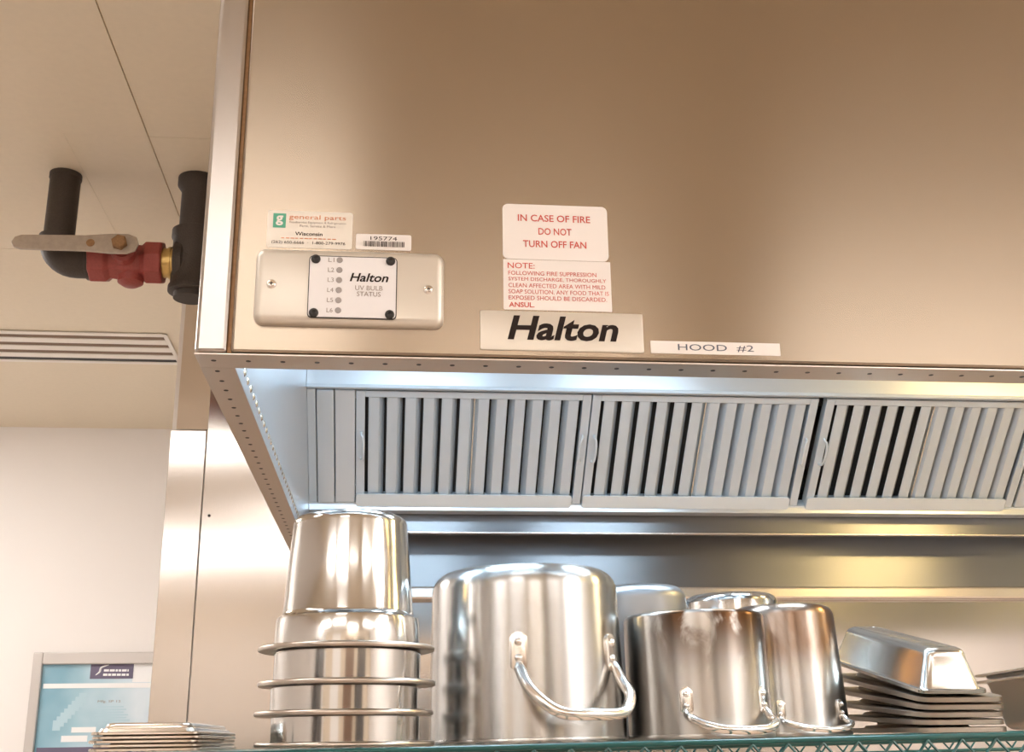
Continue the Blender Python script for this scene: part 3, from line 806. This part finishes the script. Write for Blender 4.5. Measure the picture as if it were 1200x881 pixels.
# dull pot behind
D5 = 1.82
x, y, r1 = ctr(690, 805.5, 705, D5)
hz = top_z(750, 682, x, y, r1)-zs(x)
make_pot('stockpot', 'dull grey pot behind the largest stockpot, only its rounded base showing', 'pot', x, y, pot_profile(r1*1.02, r1, hz, .02), 'pot_dull')
# shiny pot behind
D6 = 2.02
x, y, r1 = ctr(804, 912, 706, D6)
hz = top_z(858, 692, x, y, r1)-zs(x)
make_pot('stockpot', 'small shiny pot behind the stained pot, only its base showing above', 'pot', x, y, pot_profile(r1*1.02, r1, hz, .014), 'inset')

# ================================================================== PANS
def make_pan(label, w, d, hgt, fl_, loc, rot, mat, group, upright=False, taper=.012, cr=.02, bead=.0022, body_mat=None, lip=.0006):
    """steam table pan; upside down unless upright; the flange runs round the open side"""
    t = thing('steam_pan', label, 'pan', loc, rot, group)
    m = MB(); rs = []
    s = -1 if upright else 1
    Z = lambda z: (hgt-z) if upright else z
    def ring(ww, dd, z, r): rs.append([(a, b, Z(z)) for a, b in rrect(0, 0, ww, dd, max(r, .002), 5)])
    wb_, db_ = w-2*fl_, d-2*fl_
    wt, dt = wb_-2*taper, db_-2*taper; c = min(.012, hgt*.45)
    ring(wt-2*c-.004, dt-2*c-.004, hgt-.0008, cr*.6)
    for k in range(5):
        a = pi/2*(1-k/4); ring(wt-2*c+2*c*cos(a), dt-2*c+2*c*cos(a), hgt-c+c*sin(a), cr)
    ring(wb_, db_, .006, cr); ring(wb_+.004, db_+.004, .0026, cr)
    m.rings(rs[::-1], cap0=False).build('body', body_mat or mat, t, 40)
    rs.clear()
    ring(wb_+.002, db_+.002, .0028, cr); ring(w-bead, d-bead, .0026, cr); ring(w, d, .0018, cr); ring(w, d, -lip, cr); ring(w-bead, d-bead, -lip-.0006, cr); ring(wb_+.002, db_+.002, .0004, cr)
    m = MB(); m.rings(rs, False, False).build('flange', mat, t, 40)
    return t
# right stack: six wide pans fanned out, one narrow pan on top
DP = 1.62
c0 = ray(1085, 862); c0 = c0*(DP/sqrt(c0.x**2+c0.y**2)); cx0, cy0 = c0.x, c0.y
c1 = ray(1190, 860); c1 = c1*(1.63/sqrt(c1.x**2+c1.y**2))
yaw = atan2(c1.y-cy0, c1.x-cx0); PWD = 1.12*sqrt((c1.x-cx0)**2+(c1.y-cy0)**2); PLN = .29
LEAN = radians(14)
yaw_l = radians(90+3)                   # direction of the long side, away from the viewer to the left
def pan_right(k, w, d, hgt, tilt, z, label, mat, shift=0.0, fl_=.012, **kw):
    """near short side at the corner, long side runs back, far end lifted by tilt"""
    ex_ = Vector((cos(yaw_l-pi/2), sin(yaw_l-pi/2), 0)); ey_ = Vector((cos(yaw_l), sin(yaw_l), 0))
    piv = Vector((cx0, cy0, z))+ex_*shift
    up_ = Vector((0, 0, 1)); eyt = (ey_*cos(tilt)+up_*sin(tilt)); ezt = ex_.cross(eyt)
    c = piv+ex_*(w/2)+eyt*(d/2)
    t = make_pan(label, w, d, hgt, fl_, (0, 0, 0), (0, 0, 0), mat, 'pans stacked upside down at the right', **kw)
    t.matrix_world = Matrix(((ex_.x, eyt.x, ezt.x, c.x), (ex_.y, eyt.y, ezt.y, c.y), (ex_.z, eyt.z, ezt.z, c.z), (0, 0, 0, 1)))
    return t
z0 = zs(cx0)
names = ['lowest worn pan of the fanned right stack, flat on the wire shelf', 'second worn pan from the bottom of the fanned right stack', 'third worn pan from the bottom of the fanned right stack', 'worn pan directly under the two uppermost of the fanned right stack', 'worn pan directly under the shiny narrow pan at right']
for k in range(5):
    pan_right(k, PWD+random.uniform(-.002, .002), PLN, .012+.004*k, radians(.4+2.2*k), z0+.0055+k*.0092, names[k], 'pan_worn', random.uniform(-.001, .001), .034-.0012*k, lip=.0038)
pan_right(5, PWD*.80, PLN-.004, .053, radians(12.0), z0+.0055+5*.0092, 'shiny narrow upturned pan on top of the fanned right stack', 'pan', .001, .007, lip=.0025, taper=.011, cr=.012)
# two upright pans at the far right
for k in range(2):
    p = ray(1266, 790); p = p*(1.80/sqrt(p.x**2+p.y**2))
    make_pan(('lower', 'upper')[k]+' of two upright nested pans at the right edge of the shelf', .17, .26, .070, .014, (p.x+.012, p.y+.06, zs(p.x)+.0015+k*.0095), (0, 0, radians(-8)), 'pan_gold', 'upright pans at the right edge', True, body_mat='pan_worn')
# left stack: five shallow pans
lx0, lx1 = atY(104, 860, 1.37).x, atY(235, 860, 1.37).x
lw, ld = lx1-lx0, .33
zl = zs((lx0+lx1)/2)
tops = [atY(170, q, 1.37).z+E-.0026 for q in (879, 874.5, 868.5, 863.5, 857)]
nm = ['lowest shallow pan of the left stack on the wire shelf', 'second shallow pan from the bottom of the left stack', 'middle shallow pan of the left stack of five', 'shallow pan just under the topmost of the left stack', 'topmost shallow pan of the left stack, its shiny base showing']
zb0 = max(tops[0], zl+.0031); sp_l = (tops[4]-zb0)/4
for k in range(5):
    make_pan(nm[k], lw+(.003 if k < 2 else 0)*((-1)**k), ld, (.0068, .0068, .0068, .0068, .0125)[k], .020-.003*k, ((lx0+lx1)/2+(0, .001, -.0015, .001, 0)[k], 1.37+ld/2, zb0+k*sp_l), (0, 0, radians((0, .25, -.3, .2, 0)[k])), 'pan_gold', 'shallow pans stacked at the left', lip=.0003, taper=.004, cr=.012)
